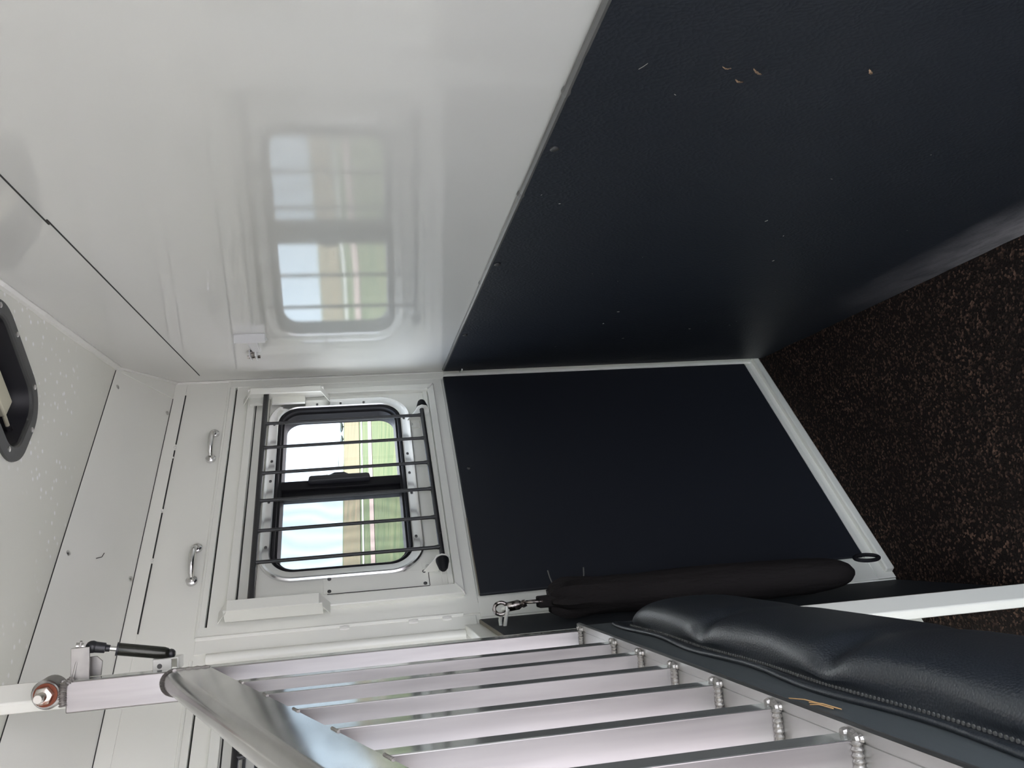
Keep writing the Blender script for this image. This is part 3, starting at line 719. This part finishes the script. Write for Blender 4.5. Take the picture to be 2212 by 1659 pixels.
# weld round the joint of rail and upright
def bead(pts, r, name, parent, m=WELD, per=0.0030):
    P_ = [Vector(p) for p in pts]; L_ = sum((P_[i + 1] - P_[i]).length for i in range(len(P_) - 1)); n = max(4, int(L_ / per * 2))
    out = []; rad = []
    for k in range(n + 1):
        u = k / n * (len(P_) - 1); i = min(int(u), len(P_) - 2); f = u - i
        out.append(P_[i].lerp(P_[i + 1], f)); rad.append(r * (0.78 + 0.30 * (k % 2)) * (1 + 0.15 * noise.noise(Vector((k * 0.7, r * 900, 0)))))
    mb = MB(); mb.tube(out, rad, 10, world=True)
    return mb.build(name, m, parent)
w0 = [FD(0.036, o, zin(0.036) + w_ / 0.94) for o, w_ in sec]
bead(w0, 0.0046, 'weld', DIV)
bead([FD(0.036 + 0.07 * k / 8, -0.001, zin(0.036 + 0.07 * k / 8) + 0.054 / 0.94 + 0.002) for k in range(2)], 0.003, 'weld', DIV)
# bottom rail extrusion with its lip and grooves
mb = MB(FD)
prof = [(-0.010, zr - 0.004), (-0.0085, zr), (0.0005, zr), (0.001, zr - 0.001), (0.0022, zr - 0.001), (0.0028, zr), (0.052, zr), (0.052, zr - 0.05), (0.0, zr - 0.05), (0.0, zr - 0.007), (-0.0095, zr - 0.007)]
mb.loops([[(s, o, z) for o, z in prof] for s in (-0.004, 1.62)])
mb.build('bottom_rail', ALUR, DIV, smooth=False)
for s in [0.006] + bars_s[:8]:
    b0 = s + 0.029 if s > 0.1 else 0.036
    bead([FD(b0, 0.000, zr + 0.0035), FD(b0, 0.025, zr + 0.0035), FD(b0, 0.049, zr + 0.0035)], 0.0048, 'weld', DIV, per=0.0045)
    # rough blob at the near corner of the bar foot
    mb = MB(FD); 
    for k in range(7):
        a = k * 0.9; mb.ball(FD(b0 - 0.022 + 0.0042 * k, -0.0015 - 0.001 * math.sin(k * 2.1), zr + 0.0015 + 0.0012 * math.sin(k * 1.7)), 0.0042 + 0.001 * math.sin(k * 2.7), 8, (1, 1, 0.9), world=True)
    mb.build('weld', WELD, DIV)
for s in bars_s[:6]:
    bead([FD(s + 0.029, -0.0015, zin(s + 0.029) - 0.001), FD(s + 0.052, -0.0015, zin(s + 0.052) - 0.0005)], 0.0018, 'weld', DIV)
# dark facing sheet
mb = MB(FD); mb.box(0.0, 1.60, -0.0045, 0.0, 0.70, zr - 0.006); mb.build('facing_sheet', PLATE, DIV, bevel=0.001)
mb = MB(FD); mb.box(0.0, 1.60, 0.0, 0.046, 0.70, 0.73); mb.build('lower_rail', ALUR, DIV)
# padded cushion: flange, stitched line, bulging body
mb = MB(FD); NS = 110
prof = [  # (o, z, bulge weight)
    (-0.0045, 0.922, 0), (-0.0075, 0.926, 0), (-0.0110, 0.924, 0), (-0.0125, 0.9185, 0), (-0.0085, 0.9120, 0), (-0.0080, 0.9075, 0),
    (-0.0120, 0.9070, .2), (-0.020, 0.9110, .45), (-0.031, 0.9110, .7), (-0.042, 0.9050, .9), (-0.0505, 0.8930, 1), (-0.0555, 0.8750, 1), (-0.058, 0.850, 1), (-0.059, 0.82, 1),
    (-0.058, 0.785, 1), (-0.055, 0.755, 1), (-0.049, 0.732, 1), (-0.038, 0.715, 1), (-0.022, 0.706, .6), (-0.0045, 0.703, 0)]
cols = []
S0, S1 = 0.045, 1.60
pin = (0.450, 0.785, 1.13, 1.47)
for i in range(NS + 1):
    s = S0 + (S1 - S0) * i / NS
    r = min(1.0, max(0.0, (s - 0.095) / 0.11)); body = math.sqrt(max(0.0, 1 - (1 - r) ** 2))
    dent = sum(math.exp(-((s - p) / 0.026) ** 2) for p in pin)
    sag = 0.010 * sum(math.exp(-((s - p) / 0.05) ** 2) for p in pin)
    wave = 0.0065 * math.sin((s - 0.450) * 2 * PI / 0.335 + PI / 2)
    col = []
    for k, (o, z, wt) in enumerate(prof):
        b_ = body if k >= 6 else 1.0
        oo = -0.0045 + (o + 0.0045) * b_ if k >= 6 else o
        if k >= 6: oo += wt * 0.011 * dent * (1 if k < 12 else 0.3)
        zz = z
        if k < 7: zz = z + wave * (1 - 0.1 * k)
        elif k < 13: zz = z + wave * (1 - (k - 6) / 7) - wt * 0.006 * dent + 0.002 * noise.noise(Vector((s * 7, k, 1)))
        zz -= (1 - b_) * 0.05 * (1 if 6 <= k < 13 else 0) * 0.5
        col.append(mb.v((s, oo, zz)))
    cols.append(col)
for i in range(NS):
    for k in range(len(prof) - 1):
        mb.b.faces.new((cols[i][k], cols[i + 1][k], cols[i + 1][k + 1], cols[i][k + 1]))
mb.b.faces.new(cols[0]); mb.b.faces.new(cols[-1])
padob = mb.build('cushion', PAD, DIV)
ss = padob.modifiers.new('sub', 'SUBSURF'); ss.levels = 1; ss.render_levels = 2
mb = MB(FD)                                      # stitching
k = 0
s = 0.12
while s < 1.30:
    wv = 0.0065 * math.sin((s - 0.450) * 2 * PI / 0.335 + PI / 2)
    mb.ball(FD(s, -0.0105, 0.9085 + wv * 0.45), 0.0013, 6, (1.6, 1.6, 1), world=True); s += 0.0062
tag(mb.build('stitching', PIPE, DIV), kind='stuff')
# hinge boss, nut and bolt at the top of the upright
bo = MB(FD).tube([(0.005, 0.014, 1.908), (0.034, 0.018, 1.912), (0.036, 0.018, 1.912)], [0.024, 0.024, 0.021], 28).build('hinge_boss', ALUARM, DIV)
MB(FD).tube([(0.0365, 0.018, 1.912), (0.0385, 0.018, 1.912)], 0.0185, 24).build('washer', RUST, bo)
MB(FD).tube([(0.0385, 0.018, 1.912), (0.050, 0.0185, 1.9125), (0.052, 0.0185, 1.9125)], [0.0148, 0.0148, 0.012], 6).build('nut', NUT, bo)
MB(FD).tube([(0.050, 0.0185, 1.9125), (0.068, 0.0195, 1.913), (0.070, 0.0195, 1.913)], [0.0078, 0.0078, 0.0065], 14).build('bolt', NUT, bo)
bead([FD(0.034, 0.002, 1.884), FD(0.036, 0.018, 1.886), FD(0.036, 0.040, 1.885)], 0.0060, 'weld', DIV)
bead([FD(0.030, -0.003, 1.872), FD(0.030, 0.006, 1.884), FD(0.02, 0.004, 1.889)], 0.0058, 'weld', DIV)
# strut arm: long strip and a shorter one set on edge
mb = MB(FD)
mb.loops([[(s, 0.002, z) for s, z in ((-0.006, 1.884), (0.020, 1.878), (0.020, 1.874), (-0.006, 1.880))],
          [(s, -0.062, z - 0.012) for s, z in ((-0.006, 1.884), (0.012, 1.879), (0.012, 1.875), (-0.006, 1.880))]])
mb.box(0.012, 0.016, -0.052, 0.001, 1.850, 1.880)
mb.build('strut_arm', ALUARM, DIV, bevel=0.0008)
mb = MB(FD); mb.loops([[(-0.008, o, z) for o, z in ((0.0, 1.884), (0.0, 1.838), (-0.024, 1.836), (-0.033, 1.845), (-0.033, 1.872))], [(-0.012, o, z) for o, z in ((0.0, 1.884), (0.0, 1.838), (-0.024, 1.836), (-0.033, 1.845), (-0.033, 1.872))]])
mb.build('arm_web', ALUARM, DIV, bevel=0.0006)

# ------------------------------------------------------------------ gas strut and its bracket on the pole
t = thing('gas_strut', FD(-0.02, -0.025, 1.73), 'short black gas strut between the divider arm and the white bracket', 'gas strut')
A_ = FD(-0.002, -0.050, 1.851); B_ = FD(-0.030, -0.023, 1.727)
def along(u): return A_.lerp(B_, u)
MB().ball(along(0.0), 0.0105, 14, (1, 1, 1), world=True).build('ball_socket', BLACKP, t)
MB().tube([along(-0.02) , along(0.16), along(0.17), along(0.22)], [0.0095, 0.0085, 0.006, 0.0055], 14, world=True).build('rod_end', BLACKP, t)
MB().tube([along(0.15), along(0.34)], 0.0042, 12, world=True).build('piston_rod', CHROME, t)
MB().tube([along(0.305), along(0.335), along(0.91), along(0.96), along(0.99)], [0.0095, 0.0105, 0.0105, 0.009, 0.006], 20, world=True).build('cylinder', STRUT, t)
MB().tube([along(0.300), along(0.325)], 0.0112, 18, world=True).build('end_ring', BLACKP, t)
MB().ball(along(1.0), 0.0085, 12, world=True).build('ball_socket', BLACKP, t)
MB().tube([FD(0.004, -0.054, 1.876), FD(0.000, -0.052, 1.8645)], 0.006, 10, world=True).build('stud', SCREWM, DIV)
MB(FD).tube([(-0.030, -0.021, 1.727), (-0.032, -0.0172, 1.727)], 0.0045, 8).build('stud', DSTEEL, t)
t = thing('strut_bracket', FD(-0.045, -0.004, 1.73), 'small white bracket with a round hole beside the pole, under the gas strut', 'bracket')
mb = MB(FD); 
mb.box(-0.062, -0.020, -0.017, -0.014, 1.712, 1.756); 
cir = []
mb.box(-0.062, -0.020, -0.017, 0.004, 1.7115, 1.7150); mb.box(-0.062, -0.058, -0.017, 0.004, 1.712, 1.756); mb.box(-0.024, -0.020, -0.017, 0.004, 1.724, 1.756)
mb.build('bracket_body', WHITE, t, bevel=0.0012)
MB(FD).tube([(-0.0202, -0.004, 1.744), (-0.0196, -0.004, 1.744)], 0.0042, 14).build('bolt_hole', PIPE, t)

# ------------------------------------------------------------------ bits of bedding and straw
def shard(F, pts, w_, m, label, cat, group, lift):
    mb = MB(F); L1 = []; L2 = []
    for i, (s, z, ww) in enumerate(pts):
        L1.append((s, lift, z + ww)); L2.append((s, lift, z - ww))
    rings = [[(p[0], lift, p[1] + p[2]), (p[0], lift + 0.0008, p[1]), (p[0], lift, p[1] - p[2])] for p in pts]
    mb.loops(rings); return tag(mb.build('wood_shaving', m), label, cat, group)
for (s, z, dx_, dz_, w_, lab) in ((1.838, 0.926, .0015, .006, .0012, 'thin curled wood shaving nearest the top edge of the slanted mat'),
                            (1.810, 0.897, .0025, .006, .0022, 'splayed wood shaving just below the thin curled one'),
                            (1.831, 0.883, .006, .008, .0018, 'longest wood shaving of the cluster on the slanted mat'),
                            (1.837, 0.736, .005, .005, .0020, 'lone wood shaving lower on the slanted mat')):
    # a thin curled ribbon of wood: outline bent over, both long edges slightly frayed
    mb = MB(FB); n_ = 9; rings = []
    for k in range(n_ + 1):
        u = k / n_; c_ = math.sin(PI * u)
        cs = s + dx_ * (1 - 2 * u) + 0.0012 * c_ * math.sin(s * 900); cz_ = z + dz_ * (1 - 2 * u) + 0.0010 * c_
        ww = w_ * (0.35 + 0.65 * c_) * (1 + 0.3 * math.sin(k * 2.3)); h0 = 0.0125 + 0.0022 * c_
        px_, pz_ = dz_ / math.hypot(dx_, dz_), -dx_ / math.hypot(dx_, dz_)
        rings.append([(cs - px_ * ww, h0 + 0.0012, cz_ - pz_ * ww), (cs - px_ * ww * 0.2, h0, cz_ - pz_ * ww * 0.2), (cs + px_ * ww, h0 + 0.0015, cz_ + pz_ * ww), (cs, h0 + 0.0008, cz_)])
    mb.loops(rings)
    tag(mb.build('wood_shaving', SHAVE), lab, 'wood shaving', 'wood shavings stuck to the slanted mat')
for (a, b_, lab) in (((0.806, 0.972), (0.850, 0.958), 'longest straw on the dark facing below the divider bars'), ((0.833, 0.965), (0.874, 0.9555), 'straw beside the longest one, nearer the cushion pinch'), ((0.842, 0.969), (0.868, 0.960), 'shortest straw stuck beside the cushion pinch')):
    mb = MB(FD); mb.tube([(a[0], -0.0065, a[1] - 0.006), ((a[0] + b_[0]) / 2, -0.0085, (a[1] + b_[1]) / 2 - 0.004), (b_[0], -0.0065, b_[1] - 0.006)], 0.00055, 6)
    tag(mb.build('straw', STRAW), lab, 'straw', 'straws on the divider')
flecks = [((1.66, 0.80), 'upper right part'), ]
mb = MB(FB)
for k in range(26):
    s = random.uniform(0.3, 2.1); z = random.uniform(0.25, 1.08); a = random.uniform(0, PI); l = random.uniform(0.0006, 0.0035)
    mb.tube([(s - l * math.cos(a), 0.0135, z - l * math.sin(a)), (s + l * math.cos(a), 0.0135, z + l * math.sin(a))], 0.00045, 5)
tag(mb.build('lint', LINT), 'tiny pale flecks scattered over the slanted black mat', 'lint', kind='stuff')
mb = MB(FB); mb.tube([(1.842, 0.0130, 1.026), (1.836, 0.0135, 1.0295), (1.829, 0.0130, 1.033)], 0.00035, 5)
tag(mb.build('hair', LINT), 'single pale bristle on the slanted mat below its top edge', 'hair')
mb = MB(); mb.tube([cove(1.40, 0.52, 0.001), cove(1.385, 0.50, 0.002), cove(1.372, 0.44, 0.001)], 0.0009, 5, world=True)
tag(mb.build('hair', SEAM), 'short dark bristle on the sloped sheet below the ceiling', 'hair')

# ------------------------------------------------------------------ outside
def gz(x, y):
    e = [(-60, -0.7), (3, -0.7), (14, -0.75), (30, -0.55), (62, 0.15), (85, 0.72), (100, 1.14), (112, 1.45), (170, 3.0), (230, 6.2), (300, 10.7), (420, 10.0), (1500, 6)]
    for (y0, z0), (y1, z1) in zip(e, e[1:]):
        if y <= y1:
            f = (y - y0) / (y1 - y0); z = z0 + (z1 - z0) * f; break
    return z - 0.02 * (x - y) * min(1, max(0, (y - 10) / 60))
def ground_strip(name, ys, m, lift, label, cat, kind=None, xs=None, jit=0.0):
    mb = MB(); xs = xs or [-500, -120, -40, -10, 10, 30, 60, 90, 120, 180, 260, 360, 520]
    R = [[mb.v((x, y + jit * math.sin(x * 0.13 + y), gz(x, y) + lift)) for x in xs] for y in ys]
    for i in range(len(ys) - 1):
        for j in range(len(xs) - 1): mb.b.faces.new((R[i][j], R[i][j + 1], R[i + 1][j + 1], R[i + 1][j]))
    o = mb.build(name, m, smooth=False)
    tag(o, label, cat, kind=kind); return o
def fieldmat(name, c1, c2, sc, stretch=(1, 1, 1)):
    m = mat(name, c1, 0.9, 0, 0.1)
    L(m, ramp(m, noise_tex(m, coords(m, stretch), sc, 5, 0.65), [(0.42, c1), (0.60, c2)]), P(m).inputs['Base Color']); return m
GRASS = fieldmat('spring_grass', (0.020, 0.034, 0.009), (0.046, 0.052, 0.020), 0.9, (1, 0.12, 1))
DRYF = fieldmat('dry_stubble', (0.085, 0.060, 0.032), (0.034, 0.038, 0.018), 0.55, (1, 0.07, 1))
ROADM = mat('pale_road', (0.19, 0.19, 0.185), 0.9)
TRACK = mat('pinkish_track', (0.100, 0.066, 0.055), 0.9)
YR = [12, 14, 30, 45, 62, 85, 100, 112, 140, 170, 230, 300, 420, 900, 1500]
ground_strip('ground', YR, GRASS, 0.0, 'green grassland rising outside the window', 'ground', 'structure')
YARD = fieldmat('bounce_gravel', (0.30, 0.285, 0.29), (0.38, 0.35, 0.36), 3.0)  # unseen ground, toned to bounce neutral light into the trailer
ground_strip('yard', [-300, -60, -10, 3, 12], YARD, 0.0, 'unseen pale gravel yard, added to keep the light bounced inside neutral', 'yard', 'structure')
ground_strip('dirt_track', [65.5, 77], TRACK, 0.05, 'pinkish dirt track across the green field', 'dirt track', 'structure')
ground_strip('road', [104, 114], ROADM, 0.06, 'pale road between the green and the dry field', 'road', 'structure')
ground_strip('dry_field', [128, 140, 170, 230, 285], DRYF, 0.10, 'dry golden field on the far slope', 'field', 'structure', jit=0.0)
TREE = fieldmat('hazed_foliage', (0.17, 0.19, 0.20), (0.22, 0.24, 0.25), 1.2)  # distance haze is mixed into the foliage colour
BARK = mat('bark', (0.14, 0.11, 0.09), 0.9)
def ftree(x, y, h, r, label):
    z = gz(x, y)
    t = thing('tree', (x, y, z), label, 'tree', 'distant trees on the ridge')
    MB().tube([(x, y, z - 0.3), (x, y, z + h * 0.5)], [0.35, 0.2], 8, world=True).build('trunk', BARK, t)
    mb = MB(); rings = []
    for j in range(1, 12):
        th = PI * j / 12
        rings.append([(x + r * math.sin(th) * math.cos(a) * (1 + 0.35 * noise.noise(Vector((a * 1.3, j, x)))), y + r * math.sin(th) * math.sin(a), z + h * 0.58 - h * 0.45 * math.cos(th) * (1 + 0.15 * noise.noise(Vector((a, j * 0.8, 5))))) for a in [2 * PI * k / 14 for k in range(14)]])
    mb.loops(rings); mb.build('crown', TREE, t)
Yt = 296
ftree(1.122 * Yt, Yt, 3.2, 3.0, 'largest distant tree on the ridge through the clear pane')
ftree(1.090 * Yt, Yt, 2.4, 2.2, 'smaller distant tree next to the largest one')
t = thing('utility_pole', (1.003 * Yt, Yt, gz(1.003 * Yt, Yt)), 'distant utility pole on the ridge with a crossarm', 'utility pole')
zz = gz(1.003 * Yt, Yt)
MB().tube([(1.003 * Yt, Yt, zz - 0.3), (1.003 * Yt, Yt, zz + 9)], 0.22, 8, world=True).build('shaft', BARK, t)
mb = MB(); mb.box(1.003 * Yt - 1.6, 1.003 * Yt + 1.6, Yt - 0.1, Yt + 0.1, zz + 7.7, zz + 8.0); mb.build('crossarm', BARK, t)
bx, by = 1.045 * Yt, Yt; bz = gz(bx, by)
t = thing('house', (bx, by, bz), 'distant pale house on the ridge', 'house')
mb = MB(); mb.box(bx - 5, bx + 5, by - 3, by + 3, bz - 1.2, bz + 2.6); mb.build('walls', mat('house_wall', (0.5, 0.5, 0.5), 0.8), t)
mb = MB(); mb.loops([[(bx - 5.3, by - 3.3, bz + 2.6), (bx - 5.3, by, bz + 4.2), (bx - 5.3, by + 3.3, bz + 2.6)], [(bx + 5.3, by - 3.3, bz + 2.6), (bx + 5.3, by, bz + 4.2), (bx + 5.3, by + 3.3, bz + 2.6)]]); mb.build('roof', mat('house_roof', (0.35, 0.36, 0.4), 0.8), t)
